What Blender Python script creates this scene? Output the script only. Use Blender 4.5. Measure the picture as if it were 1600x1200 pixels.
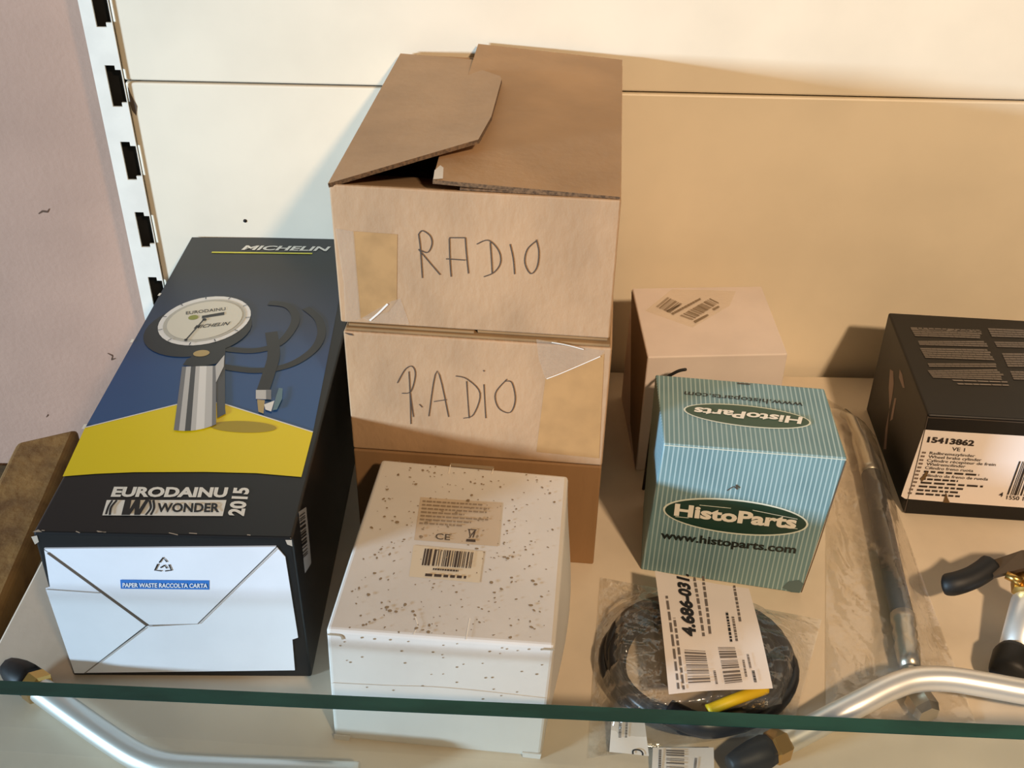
import bpy, bmesh, math, random
from mathutils import Vector, Matrix, noise
random.seed(7)
S = bpy.context.scene
COL = S.collection
for o in list(bpy.data.objects): bpy.data.objects.remove(o, do_unlink=True)

# ------------------------------------------------------------------ camera
FPX, PITCH, YAW, ROLL = 1667.97, 0.6143, 0.0, 0.0223
CAM = Vector((0.0603, -0.9608, 0.6494))
_f = Vector((math.sin(YAW)*math.cos(PITCH), math.cos(YAW)*math.cos(PITCH), -math.sin(PITCH)))
_r = Vector((math.cos(YAW), -math.sin(YAW), 0)); _u = _r.cross(_f)
CR = math.cos(ROLL)*_r + math.sin(ROLL)*_u
CU = -math.sin(ROLL)*_r + math.cos(ROLL)*_u
CF = _f
cd = bpy.data.cameras.new('camera'); cam = bpy.data.objects.new('camera', cd); COL.objects.link(cam)
cam.matrix_world = Matrix(((CR.x, CU.x, -CF.x, CAM.x), (CR.y, CU.y, -CF.y, CAM.y), (CR.z, CU.z, -CF.z, CAM.z), (0, 0, 0, 1)))
cd.sensor_width = 36; cd.lens = FPX/1600*36; cd.clip_start = 0.01
S.camera = cam

# ------------------------------------------------------------------ world, lights, exposure
w = bpy.data.worlds.new('world'); S.world = w; w.use_nodes = True
w.node_tree.nodes['Background'].inputs['Color'].default_value = (1.0, 0.80, 0.56, 1)
w.node_tree.nodes['Background'].inputs['Strength'].default_value = 0.11

def area(name, loc, target, sx, sy, power, color):
    d = bpy.data.lights.new(name, 'AREA'); d.shape = 'RECTANGLE'; d.size = sx; d.size_y = sy
    d.energy = power; d.color = color
    o = bpy.data.objects.new(name, d); COL.objects.link(o); o.location = loc
    o.rotation_euler = (Vector(target)-Vector(loc)).to_track_quat('-Z', 'Y').to_euler()
    return o
sd = bpy.data.lights.new('spot_lamp_light', 'SPOT'); sd.energy = 163; sd.color = (1.0, .71, .45); sd.spot_size = math.radians(56); sd.spot_blend = 1.0; sd.shadow_soft_size = .06
so = bpy.data.objects.new('spot_lamp_light', sd); COL.objects.link(so); so.location = (0.70, -1.74, 1.52)
so.rotation_euler = (Vector((0.50, 0.0, 0.24))-so.location).to_track_quat('-Z', 'Y').to_euler()
area('window_light', (-3.45, -2.35, 0.66), (0.0, -0.3, 0.15), 0.55, 0.28, 300, (0.57, 0.77, 1.0))

S.view_settings.view_transform = 'Standard'; S.view_settings.look = 'None'
S.view_settings.exposure = -0.08; S.view_settings.gamma = 1.0; S.view_settings.use_curve_mapping = False

# ------------------------------------------------------------------ helpers
def project(P):
    v = P - CAM; z = v.dot(CF)
    return Vector((800+FPX*v.dot(CR)/z, 600-FPX*v.dot(CU)/z))
def ray(px, py):
    return CR*((px-800)/FPX) + CU*((600-py)/FPX) + CF
def on_z(px, py, z):
    d = ray(px, py); return CAM + d*((z-CAM.z)/d.z)
def on_y(px, py, y):
    d = ray(px, py); return CAM + d*((y-CAM.y)/d.y)

def srgb(c):
    if isinstance(c, str):
        c = c.lstrip('#'); c = [int(c[i:i+2], 16)/255 for i in (0, 2, 4)]
    return tuple((x/12.92 if x <= .04045 else ((x+.055)/1.055)**2.4) for x in c)
MATS = {}
def mat(name, col, rough=.6, metal=0, var=0.0, scale=60, bump=0.0, bscale=200, spec=.5, stretch=(1, 1, 1), col2=None, detail=4, coat=0):
    if name in MATS: return MATS[name]
    m = bpy.data.materials.new(name); m.use_nodes = True; nt = m.node_tree; b = nt.nodes['Principled BSDF']
    c = srgb(col)
    b.inputs['Base Color'].default_value = (*c, 1); b.inputs['Roughness'].default_value = rough
    b.inputs['Metallic'].default_value = metal; b.inputs['Specular IOR Level'].default_value = spec
    b.inputs['Coat Weight'].default_value = coat; b.inputs['Coat Roughness'].default_value = .12
    if var > 0 or bump > 0:
        tc = nt.nodes.new('ShaderNodeTexCoord'); mp = nt.nodes.new('ShaderNodeMapping')
        mp.inputs['Scale'].default_value = stretch
        nt.links.new(tc.outputs['Object'], mp.inputs['Vector'])
    if var > 0:
        n = nt.nodes.new('ShaderNodeTexNoise'); n.inputs['Scale'].default_value = scale; n.inputs['Detail'].default_value = detail
        nt.links.new(mp.outputs[0], n.inputs['Vector'])
        r = nt.nodes.new('ShaderNodeValToRGB')
        c2 = srgb(col2) if col2 else tuple(max(0, x*(1-var)) for x in c)
        c3 = tuple(min(1, x*(1+var*.5)) for x in c) if not col2 else c
        r.color_ramp.elements[0].position = .36; r.color_ramp.elements[0].color = (*c2, 1)
        r.color_ramp.elements[1].position = .62; r.color_ramp.elements[1].color = (*c3, 1)
        nt.links.new(n.outputs['Fac'], r.inputs['Fac']); nt.links.new(r.outputs[0], b.inputs['Base Color'])
    if bump > 0:
        n2 = nt.nodes.new('ShaderNodeTexNoise'); n2.inputs['Scale'].default_value = bscale; n2.inputs['Detail'].default_value = 3
        nt.links.new(mp.outputs[0], n2.inputs['Vector'])
        bp = nt.nodes.new('ShaderNodeBump'); bp.inputs['Strength'].default_value = bump; bp.inputs['Distance'].default_value = .002
        nt.links.new(n2.outputs['Fac'], bp.inputs['Height']); nt.links.new(bp.outputs[0], b.inputs['Normal'])
    MATS[name] = m; return m

def clear(name, tint, base, gloss_rough, bump, bscale, haze=0.0, hazecol=(1, 1, 1)):
    """thin clear sheet: transparent body, Fresnel gloss, a little milky haze"""
    m = bpy.data.materials.new(name); m.use_nodes = True; nt = m.node_tree; nt.nodes.clear()
    out = nt.nodes.new('ShaderNodeOutputMaterial'); tr = nt.nodes.new('ShaderNodeBsdfTransparent'); tr.inputs[0].default_value = (*tint, 1)
    gl = nt.nodes.new('ShaderNodeBsdfGlossy'); gl.inputs['Roughness'].default_value = gloss_rough; gl.inputs['Color'].default_value = (1, 1, 1, 1)
    df = nt.nodes.new('ShaderNodeBsdfDiffuse'); df.inputs[0].default_value = (*hazecol, 1)
    fr = nt.nodes.new('ShaderNodeLayerWeight'); pw = nt.nodes.new('ShaderNodeMath'); pw.operation = 'POWER'; pw.inputs[1].default_value = 4.0
    ma = nt.nodes.new('ShaderNodeMath'); ma.operation = 'MULTIPLY_ADD'; ma.inputs[1].default_value = .8; ma.inputs[2].default_value = base
    nt.links.new(fr.outputs['Facing'], pw.inputs[0]); nt.links.new(pw.outputs[0], ma.inputs[0])
    m1 = nt.nodes.new('ShaderNodeMixShader'); m1.inputs[0].default_value = haze
    m2 = nt.nodes.new('ShaderNodeMixShader')
    nt.links.new(tr.outputs[0], m1.inputs[1]); nt.links.new(df.outputs[0], m1.inputs[2])
    nt.links.new(ma.outputs[0], m2.inputs[0]); nt.links.new(m1.outputs[0], m2.inputs[1]); nt.links.new(gl.outputs[0], m2.inputs[2])
    nt.links.new(m2.outputs[0], out.inputs[0])
    if bump > 0:
        tc = nt.nodes.new('ShaderNodeTexCoord'); n2 = nt.nodes.new('ShaderNodeTexNoise'); n2.inputs['Scale'].default_value = bscale; n2.inputs['Detail'].default_value = 3
        nt.links.new(tc.outputs['Object'], n2.inputs['Vector'])
        bp = nt.nodes.new('ShaderNodeBump'); bp.inputs['Strength'].default_value = bump; bp.inputs['Distance'].default_value = .004
        nt.links.new(n2.outputs['Fac'], bp.inputs['Height'])
        nt.links.new(bp.outputs[0], gl.inputs['Normal']); nt.links.new(bp.outputs[0], fr.inputs['Normal'])
    return m

def empty(name, loc, rz=0, label=None, cat=None, group=None):
    o = bpy.data.objects.new(name, None); COL.objects.link(o); o.location = loc; o.rotation_euler = (0, 0, rz)
    o.empty_display_size = .02
    tag(o, label, cat, group); return o
def tag(o, label=None, cat=None, group=None, kind=None):
    if label: o['label'] = label
    if cat: o['category'] = cat
    if group: o['group'] = group
    if kind: o['kind'] = kind
    return o
def mesh(name, verts, faces, m, parent=None, smooth=False, label=None):
    me = bpy.data.meshes.new(name); me.from_pydata([tuple(v) for v in verts], [], faces); me.update()
    if smooth:
        for p in me.polygons: p.use_smooth = True
    o = bpy.data.objects.new(name, me); COL.objects.link(o); me.materials.append(m)
    if parent: o.parent = parent
    if label: o['label'] = label
    return o
def bm_obj(name, bm, m, parent=None, smooth=False, label=None):
    me = bpy.data.meshes.new(name); bm.to_mesh(me); bm.free(); me.materials.append(m)
    if smooth:
        for p in me.polygons: p.use_smooth = True
    o = bpy.data.objects.new(name, me); COL.objects.link(o)
    if parent: o.parent = parent
    if label: o['label'] = label
    return o
def bevel(o, wd, seg=2, ang=40):
    md = o.modifiers.new('bevel', 'BEVEL'); md.width = wd; md.segments = seg; md.limit_method = 'ANGLE'; md.angle_limit = math.radians(ang); return o
def solid(o, t, off=-1):
    md = o.modifiers.new('solidify', 'SOLIDIFY'); md.thickness = t; md.offset = off; return o
def cuboid(name, lo, hi, m, parent=None, bev=0, label=None):
    x0, y0, z0 = lo; x1, y1, z1 = hi
    v = [(x, y, z) for z in (z0, z1) for y in (y0, y1) for x in (x0, x1)]
    f = [(0, 2, 3, 1), (4, 5, 7, 6), (0, 1, 5, 4), (2, 6, 7, 3), (0, 4, 6, 2), (1, 3, 7, 5)]
    o = mesh(name, v, f, m, parent, label=label)
    if bev: bevel(o, bev)
    return o
def catmull(pts, n=6, closed=False):
    P = [Vector(p) for p in pts]; out = []
    N = len(P); rng = N if closed else N-1
    for i in range(rng):
        if closed: a, b, c, d = P[(i-1) % N], P[i], P[(i+1) % N], P[(i+2) % N]
        else: a, b, c, d = P[max(i-1, 0)], P[i], P[i+1], P[min(i+2, N-1)]
        for k in range(n):
            t = k/n
            out.append(.5*((2*b)+(c-a)*t+(2*a-5*b+4*c-d)*t*t+(3*b-a-3*c+d)*t**3))
    if not closed: out.append(P[-1])
    return out
def tube(name, pts, rad, m, parent=None, sides=14, closed=False, label=None, flat=False, phase=0):
    pts = [Vector(p) for p in pts]; n = len(pts)
    if not isinstance(rad, (list, tuple)): rad = [rad]*n
    V = []; F = []; up = None
    for i in range(n):
        t = (pts[(i+1) % n]-pts[i-1]) if closed else (pts[min(i+1, n-1)]-pts[max(i-1, 0)])
        if t.length < 1e-9: t = pts[min(i+1, n-1)]-pts[i-2]
        t.normalize()
        if up is None:
            up = Vector((0, 0, 1)) if abs(t.z) < .9 else Vector((1, 0, 0))
        up = (up - t*up.dot(t)).normalized(); s = t.cross(up)
        for k in range(sides):
            a = 2*math.pi*k/sides+phase; V.append(pts[i]+(up*math.cos(a)+s*math.sin(a))*rad[i])
    rng = n if closed else n-1
    for i in range(rng):
        j = (i+1) % n
        for k in range(sides):
            l = (k+1) % sides; F.append((i*sides+k, i*sides+l, j*sides+l, j*sides+k))
    if not closed:
        F.append(tuple(range(sides))[::-1]); F.append(tuple((n-1)*sides+k for k in range(sides)))
    o = mesh(name, V, F, m, parent, smooth=not flat, label=label)
    return o

class Box:
    """carton with eight (slightly uneven) corners; local frame: x along front, y to the wall, origin base centre"""
    def __init__(s, name, x, y, z, yaw, w, d, h, label, cat, group=None, fix=None, bulge=None):
        s.yaw = yaw; R = Matrix.Rotation(yaw, 3, 'Z'); base = Vector((x, y, z))
        s.C = {}
        for a in (0, 1):
            for b in (0, 1):
                for c in (0, 1):
                    P = base + R @ Vector((a*w, b*d, c*h))
                    if fix and (a, b, c) in fix: P = on_z(*fix[(a, b, c)], P.z)
                    s.C[(a, b, c)] = P
        s.loc = sum((s.C[(a, b, 0)] for a in (0, 1) for b in (0, 1)), Vector())/4
        s.root = empty(name, s.loc, yaw, label, cat, group)
        Ri = R.transposed()
        s.L = {k: Ri @ (v-s.loc) for k, v in s.C.items()}
        s.R = R; s.bulge = bulge or {}
    FC = {'F': ((0, 0, 0), (1, 0, 0), (1, 0, 1), (0, 0, 1)), 'T': ((0, 0, 1), (1, 0, 1), (1, 1, 1), (0, 1, 1)),
          'L': ((0, 1, 0), (0, 0, 0), (0, 0, 1), (0, 1, 1)), 'R': ((1, 0, 0), (1, 1, 0), (1, 1, 1), (1, 0, 1)),
          'B': ((1, 1, 0), (0, 1, 0), (0, 1, 1), (1, 1, 1)), 'D': ((0, 1, 0), (1, 1, 0), (1, 0, 0), (0, 0, 0))}
    def nrm(s, f):
        a, b, c, d = [s.L[k] for k in s.FC[f]]; return (c-a).cross(d-b).normalized()
    def pt(s, f, u, v, off=0.0):
        a, b, c, d = [s.L[k] for k in s.FC[f]]
        P = a*(1-u)*(1-v)+b*u*(1-v)+c*u*v+d*(1-u)*v
        bl = s.bulge.get(f, 0.0)
        uu = min(max(u, 0), 1); vv = min(max(v, 0), 1)
        return P + s.nrm(f)*(bl*math.sin(math.pi*uu)*math.sin(math.pi*vv)+off)
    def uv(s, f, px, py):
        u = v = .5; t = Vector((px, py))
        W = lambda u, v: project(s.loc + s.R @ s.pt(f, u, v))
        for _ in range(14):
            p = W(u, v); e = .001; du = (W(u+e, v)-p)/e; dv = (W(u, v+e)-p)/e; r = t-p
            det = du.x*dv.y-du.y*dv.x
            if abs(det) < 1e-9: break
            u += (r.x*dv.y-r.y*dv.x)/det; v += (du.x*r.y-du.y*r.x)/det
            u = min(max(u, -.6), 1.6); v = min(max(v, -.6), 1.6)
        return u, v
    def at(s, f, px, py, off=0.0):
        return s.pt(f, *s.uv(f, px, py), off)
    def body(s, m, name='body', n=10, bev=.0014, skip='', smooth=True):
        bm = bmesh.new()
        for f in 'FTLRBD':
            if f in skip: continue
            g = [[bm.verts.new(s.pt(f, i/n, j/n)) for j in range(n+1)] for i in range(n+1)]
            for i in range(n):
                for j in range(n): bm.faces.new((g[i][j], g[i+1][j], g[i+1][j+1], g[i][j+1]))
        bmesh.ops.remove_doubles(bm, verts=bm.verts, dist=1e-5)
        o = bm_obj(name, bm, m, s.root)
        if bev: bevel(o, bev, 3, 45)
        return o
    # flat print on a face, given where it sits in the photograph
    def poly(s, name, f, px, m, lay=1, parent=None, thick=0, label=None):
        bm = bmesh.new()
        if not thick and s.bulge.get(f, 0):
            bm.faces.new([bm.verts.new((*s.uv(f, x, y), 0)) for x, y in px])
            bmesh.ops.triangulate(bm, faces=bm.faces[:])
            bmesh.ops.subdivide_edges(bm, edges=bm.edges[:], cuts=4, use_grid_fill=True)
            for v in bm.verts: v.co = s.pt(f, v.co.x, v.co.y, lay*.00022)
            bm.normal_update(); N = s.nrm(f)
            for q_ in bm.faces:
                if q_.normal.dot(N) < 0: q_.normal_flip()
            return bm_obj(name, bm, m, parent or s.root, label=label)
        vs = [bm.verts.new(s.at(f, x, y, lay*.00022)) for x, y in px]
        fc = bm.faces.new(vs); fc.normal_update()
        if fc.normal.dot(s.nrm(f)) < 0: fc.normal_flip()
        if thick:
            N = s.nrm(f)
            ex = bmesh.ops.extrude_face_region(bm, geom=[fc])
            for e in ex['geom']:
                if isinstance(e, bmesh.types.BMVert): e.co += N*thick
        bmesh.ops.triangulate(bm, faces=bm.faces[:])
        return bm_obj(name, bm, m, parent or s.root, label=label)
    def stroke(s, name, f, lines, wd, m, lay=1, parent=None, smooth=5, label=None):
        if len(lines) > 1 and name not in ('handwriting',):
            for ln in lines: s.stroke(name, f, [ln], wd, m, lay, parent, smooth, label)
            return
        V = []; F = []; N = s.nrm(f)
        for ln in lines:
            q = catmull([(x, y, 0) for x, y in ln], smooth) if smooth > 1 and len(ln) > 2 else [Vector((x, y, 0)) for x, y in ln]
            P = [s.at(f, p.x, p.y, lay*.00022) for p in q]
            b0 = len(V)
            for i, p in enumerate(P):
                t = (P[min(i+1, len(P)-1)]-P[max(i-1, 0)])
                if t.length < 1e-9: t = Vector((1, 0, 0))
                sd = N.cross(t.normalized())*wd*.5
                V += [p-sd, p+sd]
            for i in range(len(P)-1): F.append((b0+2*i, b0+2*i+2, b0+2*i+3, b0+2*i+1))
        return mesh(name, V, F, m, parent or s.root, label=label)
    def text(s, name, f, body, L, Rr, T, m, lay=2, bold=.0, parent=None, shear=0, flipx=False):
        tv, tf = glyphs(body, bold, shear)
        a = Vector(s.uv(f, *L)); b = Vector(s.uv(f, *Rr)); c = Vector(s.uv(f, *T))
        V = [s.pt(f, *(a+(b-a)*x+(c-a)*y), lay*.00022) for x, y in tv]
        return mesh(name, V, tf, m, parent or s.root)
    def greek(s, name, f, quad, rows, m, lay=2, fill=.55, parent=None, ragged=.3, word=(.03, .1), gap=.015):
        """rows of unreadably small print as little word bars; quad = px of TL, TR, BR, BL in reading direction"""
        q = [Vector(s.uv(f, *p)) for p in quad]; V = []; F = []
        for r in range(rows):
            t0 = (r+.5-fill/2)/rows; t1 = (r+.5+fill/2)/rows; x = 0; end = 1-random.random()*ragged
            while x < end:
                x1 = min(end, x+random.uniform(*word))
                c = []
                for X, Y in ((x, t0), (x1, t0), (x1, t1), (x, t1)):
                    p = q[0]*(1-X)*(1-Y)+q[1]*X*(1-Y)+q[2]*X*Y+q[3]*(1-X)*Y; c.append(s.pt(f, p.x, p.y, lay*.00022))
                i = len(V); V += c; F.append((i+3, i+2, i+1, i)); x = x1+gap
        return mesh(name, V, F, m, parent or s.root)
    def bars(s, name, f, quad, n, m, lay=2, parent=None, seed=1):
        q = [Vector(s.uv(f, *p)) for p in quad]; V = []; F = []; rg = random.Random(seed); x = 0; ws = []
        while len(ws) < 2*n: ws.append(rg.choice((1, 1, 1, 2, 2, 3)))
        tot = sum(ws); x = 0
        for k, wv in enumerate(ws):
            x1 = x+wv/tot
            if k % 2 == 0:
                i = len(V)
                for X, Y in ((x, 0), (x1, 0), (x1, 1), (x, 1)):
                    p = q[0]*(1-X)*(1-Y)+q[1]*X*(1-Y)+q[2]*X*Y+q[3]*(1-X)*Y; V.append(s.pt(f, p.x, p.y, lay*.00022))
                F.append((i+3, i+2, i+1, i))
            x = x1
        return mesh(name, V, F, m, parent or s.root)

class Sheet(Box):
    """a bent paper sheet that can carry print, like a face of a box; four corners in local space"""
    def __init__(s, root, loc, corners, bend=0.0):
        s.root = root; s.loc = Vector(loc); s.R = Matrix.Identity(3); s.cs = [Vector(c)-s.loc for c in corners]; s.bend = bend; s.bulge = {'F': 1}
        a, b, c, d = s.cs; s.N = (c-a).cross(d-b).normalized()
    def nrm(s, f): return s.N
    def pt(s, f, u, v, off=0.0):
        a, b, c, d = s.cs
        return a*(1-u)*(1-v)+b*u*(1-v)+c*u*v+d*(1-u)*v + s.N*(s.bend*(math.sin(math.pi*v)+.35*math.sin(math.pi*(1.5*u+.6*v)))+off)
    def sheet(s, name, m, n=12, label=None):
        V = [s.pt('F', i/n, j/n) for i in range(n+1) for j in range(n+1)]
        F = [(i*(n+1)+j, (i+1)*(n+1)+j, (i+1)*(n+1)+j+1, i*(n+1)+j+1) for i in range(n) for j in range(n)]
        o = mesh(name, V, F, m, s.root, True, label); s.root = o; return o

_gc = {}
def glyphs(body, bold=0.0, shear=0.0):
    key = (body, bold, shear)
    if key in _gc: return _gc[key]
    c = bpy.data.curves.new('t', 'FONT'); c.body = body; c.offset = bold; c.shear = shear; c.resolution_u = 3
    o = bpy.data.objects.new('t', c); COL.objects.link(o)
    bpy.context.view_layer.update()
    me = bpy.data.meshes.new_from_object(o.evaluated_get(bpy.context.evaluated_depsgraph_get()))
    v = [(p.co.x, p.co.y) for p in me.vertices]; f = [tuple(p.vertices) for p in me.polygons]
    bpy.data.objects.remove(o); bpy.data.curves.remove(c); bpy.data.meshes.remove(me)
    x0 = min(p[0] for p in v); x1 = max(p[0] for p in v); ht = .69   # cap height of the built-in face
    out = ([((x-x0)/(x1-x0), y/ht) for x, y in v], f); _gc[key] = out; return out

# ------------------------------------------------------------------ materials
M_panel = mat('cream_panel_paint', '#e6dac2', .42, var=.05, scale=9, bump=.04, bscale=90)
M_dark = mat('dark_recess', '#191510', .9)
M_post = mat('white_post_paint', '#e9e2d2', .45, var=.06, scale=30)
M_pink = mat('pink_plaster', '#ae8c77', .9, var=.08, scale=7, bump=.25, bscale=160)
M_shelf = mat('beige_shelf_paint', '#dccdb6', .5, var=.07, scale=14, bump=.05, bscale=150)
M_wood = mat('worn_brown_wood', '#94703c', .85, var=.4, scale=28, bump=.5, bscale=120, col2='#6f4f27')
M_wood2 = mat('dark_worn_wood', '#5d4a2a', .9, var=.4, scale=35, bump=.5, bscale=100)
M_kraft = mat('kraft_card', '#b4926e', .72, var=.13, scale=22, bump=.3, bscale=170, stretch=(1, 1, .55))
M_kraft_top = mat('kraft_flap_card', '#ad8c68', .72, var=.12, scale=14, bump=.15, bscale=130)
M_kraft_in = mat('kraft_inner_card', '#8f7049', .85, var=.15, scale=30)
M_kraft_shade = mat('shaded_kraft_card', '#93704a', .75, var=.12, scale=16, bump=.2, bscale=130, stretch=(1, 1, .18))  # shade on the bottom carton put into a darker card colour
M_rim = mat('corrugated_card_edge', '#6b5136', .9, var=.5, scale=500)
M_tape = mat('brown_tape', '#b08a5c', .33, var=.12, scale=60)
M_tape2 = mat('tan_tape', '#b58d5d', .4, var=.08, scale=50)
M_cleartape = clear('clear_tape', (.97, .95, .9), .06, .22, .25, 300, .12, (.95, .9, .8))
M_ink = mat('pen_ink', '#4c4036', .6)
M_char = mat('charcoal_print', '#18191a', .36, spec=.4)
M_black = mat('black_print', '#141516', .4)
M_yellow = mat('yellow_print', '#e8d000', .36)
M_white = mat('white_print', '#e9e6da', .5)
M_liner = mat('white_card_liner', '#e2e6ea', .6, var=.03, scale=25)
M_bluebar = mat('blue_print', '#2f72bd', .5)
M_wbox = mat('white_box_card', '#d6d0c6', .55, var=.06, scale=12, bump=.08, bscale=50)
M_speck = mat('brown_specks', '#8f7a5d', .8)
M_label = mat('greyish_label', '#c3b096', .5, var=.06, scale=20)
M_label2 = mat('cream_label', '#d6c8ae', .5)
M_greek = mat('faint_print', '#8d7a62', .6)
M_bark = mat('barcode_print', '#43362c', .6)
M_pbox = mat('pale_pink_card', '#e0d2c9', .6, var=.06, scale=18, bump=.06, bscale=60)
M_pshade = mat('shaded_card_side', '#7d6a55', .7)  # dark brown holds the shade on the pale box's left face
M_green = mat('dark_green_print', '#14382c', .4)
M_pale = mat('pale_green_print', '#dbe3d6', .5)
M_bbox = mat('black_carton', '#120f0d', .45, var=.15, scale=30, spec=.35)
M_grey = mat('grey_print', '#6a6158', .6)
M_sticker = mat('white_sticker', '#efe5df', .5)
M_dirt = mat('dirt_smudge', '#6b5231', .8)
M_silver = mat('satin_aluminium', '#e9e7e1', .36, .7)
M_steel = mat('zinc_steel', '#b9b3a6', .3, 1)
M_brass = mat('brass', '#d0a962', .32, 1)
M_rubber = mat('black_rubber', '#101010', .55)
M_hose = mat('rubber_hose', '#1d1b1b', .55)
M_cable = mat('black_cable', '#15161a', .38)
M_cabley = mat('yellow_sleeve', '#d8b51c', .45)
M_paper = mat('white_paper_label', '#e8dfd8', .55, var=.03, scale=25)
M_glass = clear('clear_glass', (.95, .975, .965), .035, .02, 0, 1)
M_edge = mat('green_glass_edge', '#1f4a40', .25, var=.25, scale=60, stretch=(.3, 1, 1))
M_bag = clear('clear_plastic_bag', (.97, .965, .95), .09, .09, .5, 80, .055, (.9, .86, .8))
M_sleeve = clear('clear_plastic_sleeve', (.96, .95, .93), .08, .11, .5, 60, .07, (.85, .78, .68))

def gradient_mat():
    m = bpy.data.materials.new('blue_to_charcoal_print'); m.use_nodes = True; nt = m.node_tree; b = nt.nodes['Principled BSDF']; b.inputs['Roughness'].default_value = .33
    tc = nt.nodes.new('ShaderNodeTexCoord'); sp = nt.nodes.new('ShaderNodeSeparateXYZ'); mr = nt.nodes.new('ShaderNodeMapRange'); r = nt.nodes.new('ShaderNodeValToRGB')
    nt.links.new(tc.outputs['Object'], sp.inputs[0]); nt.links.new(sp.outputs[1], mr.inputs[0])
    mr.inputs[1].default_value = -.09; mr.inputs[2].default_value = .215
    cr = r.color_ramp; cr.elements[0].color = (*srgb('#2a5384'), 1); cr.elements[1].color = (*srgb('#1d1e20'), 1); cr.elements[1].position = .8
    e = cr.elements.new(.25); e.color = (*srgb('#254a7a'), 1); e = cr.elements.new(.5); e.color = (*srgb('#25344e'), 1)
    nt.links.new(mr.outputs[0], r.inputs[0]); nt.links.new(r.outputs[0], b.inputs['Base Color']); return m
M_grad = gradient_mat()

def stripe_mat():
    m = bpy.data.materials.new('pinstriped_green_card'); m.use_nodes = True; nt = m.node_tree; b = nt.nodes['Principled BSDF']; b.inputs['Roughness'].default_value = .55
    tc = nt.nodes.new('ShaderNodeTexCoord'); sp = nt.nodes.new('ShaderNodeSeparateXYZ'); nt.links.new(tc.outputs['Object'], sp.inputs[0])
    ge = nt.nodes.new('ShaderNodeNewGeometry'); vt = nt.nodes.new('ShaderNodeVectorTransform'); vt.vector_type = 'NORMAL'; vt.convert_from = 'WORLD'; vt.convert_to = 'OBJECT'
    nt.links.new(ge.outputs['True Normal'], vt.inputs[0]); sn = nt.nodes.new('ShaderNodeSeparateXYZ'); nt.links.new(vt.outputs[0], sn.inputs[0])
    def M(op, a, b_=None):
        n = nt.nodes.new('ShaderNodeMath'); n.operation = op
        for i, x in enumerate((a, b_)):
            if x is None: continue
            if isinstance(x, (int, float)): n.inputs[i].default_value = x
            else: nt.links.new(x, n.inputs[i])
        return n.outputs[0]
    side = M('GREATER_THAN', M('ABSOLUTE', sn.outputs[0]), .7)
    coord = M('ADD', M('MULTIPLY', sp.outputs[1], side), M('MULTIPLY', sp.outputs[0], M('SUBTRACT', 1.0, side)))
    fr = M('FRACT', M('ADD', M('DIVIDE', coord, .0037), 50.0))
    st = M('LESS_THAN', fr, .30)
    mx = nt.nodes.new('ShaderNodeMix'); mx.data_type = 'RGBA'
    n = nt.nodes.new('ShaderNodeTexNoise'); n.inputs['Scale'].default_value = 25; nt.links.new(tc.outputs['Object'], n.inputs['Vector'])
    dm = nt.nodes.new('ShaderNodeValToRGB'); dm.color_ramp.elements[0].position = .3; dm.color_ramp.elements[0].color = (*srgb('#63848a'), 1)
    dm.color_ramp.elements[1].position = .6; dm.color_ramp.elements[1].color = (*srgb('#6e9095'), 1); nt.links.new(n.outputs['Fac'], dm.inputs[0])
    nt.links.new(st, mx.inputs[0]); nt.links.new(dm.outputs[0], mx.inputs[6]); mx.inputs[7].default_value = (*srgb('#a0b9bb'), 1)
    nt.links.new(mx.outputs[2], b.inputs['Base Color']); return m
M_stripe = stripe_mat()

# ------------------------------------------------------------------ setting
wall = empty('wall_back', (0.15, 0.0, -0.03)); tag(wall, 'cream painted metal back wall of the shelving', kind='structure')
def pan(name, x0, x1, z0, z1):
    o = cuboid(name, (x0-.15, 0, z0+.03), (x1-.15, .012, z1+.03), M_panel, wall, bev=.0018)
    return o
pan('panel', -.3032, 1.0, -.03, .3025)
pan('panel', -.3032, 1.0, .3045, .75)
cuboid('seam_shadow_gap', (-.45, .006, .328), (.85, .0125, .34), M_dark, wall)
hl = on_y(383, 345, 0) - wall.location
tube('screw_hole', [hl+Vector((0, -.0004, 0)), hl+Vector((0, .004, 0))], .0019, M_dark, wall, 12)
ch = [on_y(*p, -.0004)-wall.location for p in ((199, 134), (206, 150), (214, 166), (213, 181), (206, 172), (203, 162))]
mesh('paint_chip', ch, [tuple(range(6))], mat('chip', '#55483c', .8), wall)

pink = empty('wall_left', (-.6, .06, 0)); tag(pink, 'pink plastered room wall behind the slotted post', kind='structure')
cuboid('plaster', (-.8, 0, -.9), (.55, .03, 1.0), M_pink, pink)
for k, ln in enumerate((((60, 334), (66, 330), (74, 331), (77, 326)), ((168, 552), (176, 556), (174, 562), (180, 560)), ((72, 652), (75, 648), (74, 643)))):
    P = [on_y(x, y, .0594)-pink.location for x, y in ln]
    V = []
    for i, p in enumerate(P):
        wd = .0011 if i in (1, 2) else .0005
        V += [p-Vector((0, 0, wd)), p+Vector((0, 0, wd))]
    mesh('crack', V, [(2*i, 2*i+2, 2*i+3, 2*i+1) for i in range(len(P)-1)], mat('crack_dark', '#57402f', .9), pink)

cuboid_floor = cuboid('floor', (-2.2, -2.6, -.95), (2.2, .09, -.92), mat('grey_concrete', '#8a8076', .9, var=.1, scale=5)); tag(cuboid_floor, 'grey concrete floor below the shelving', kind='structure')
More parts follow.
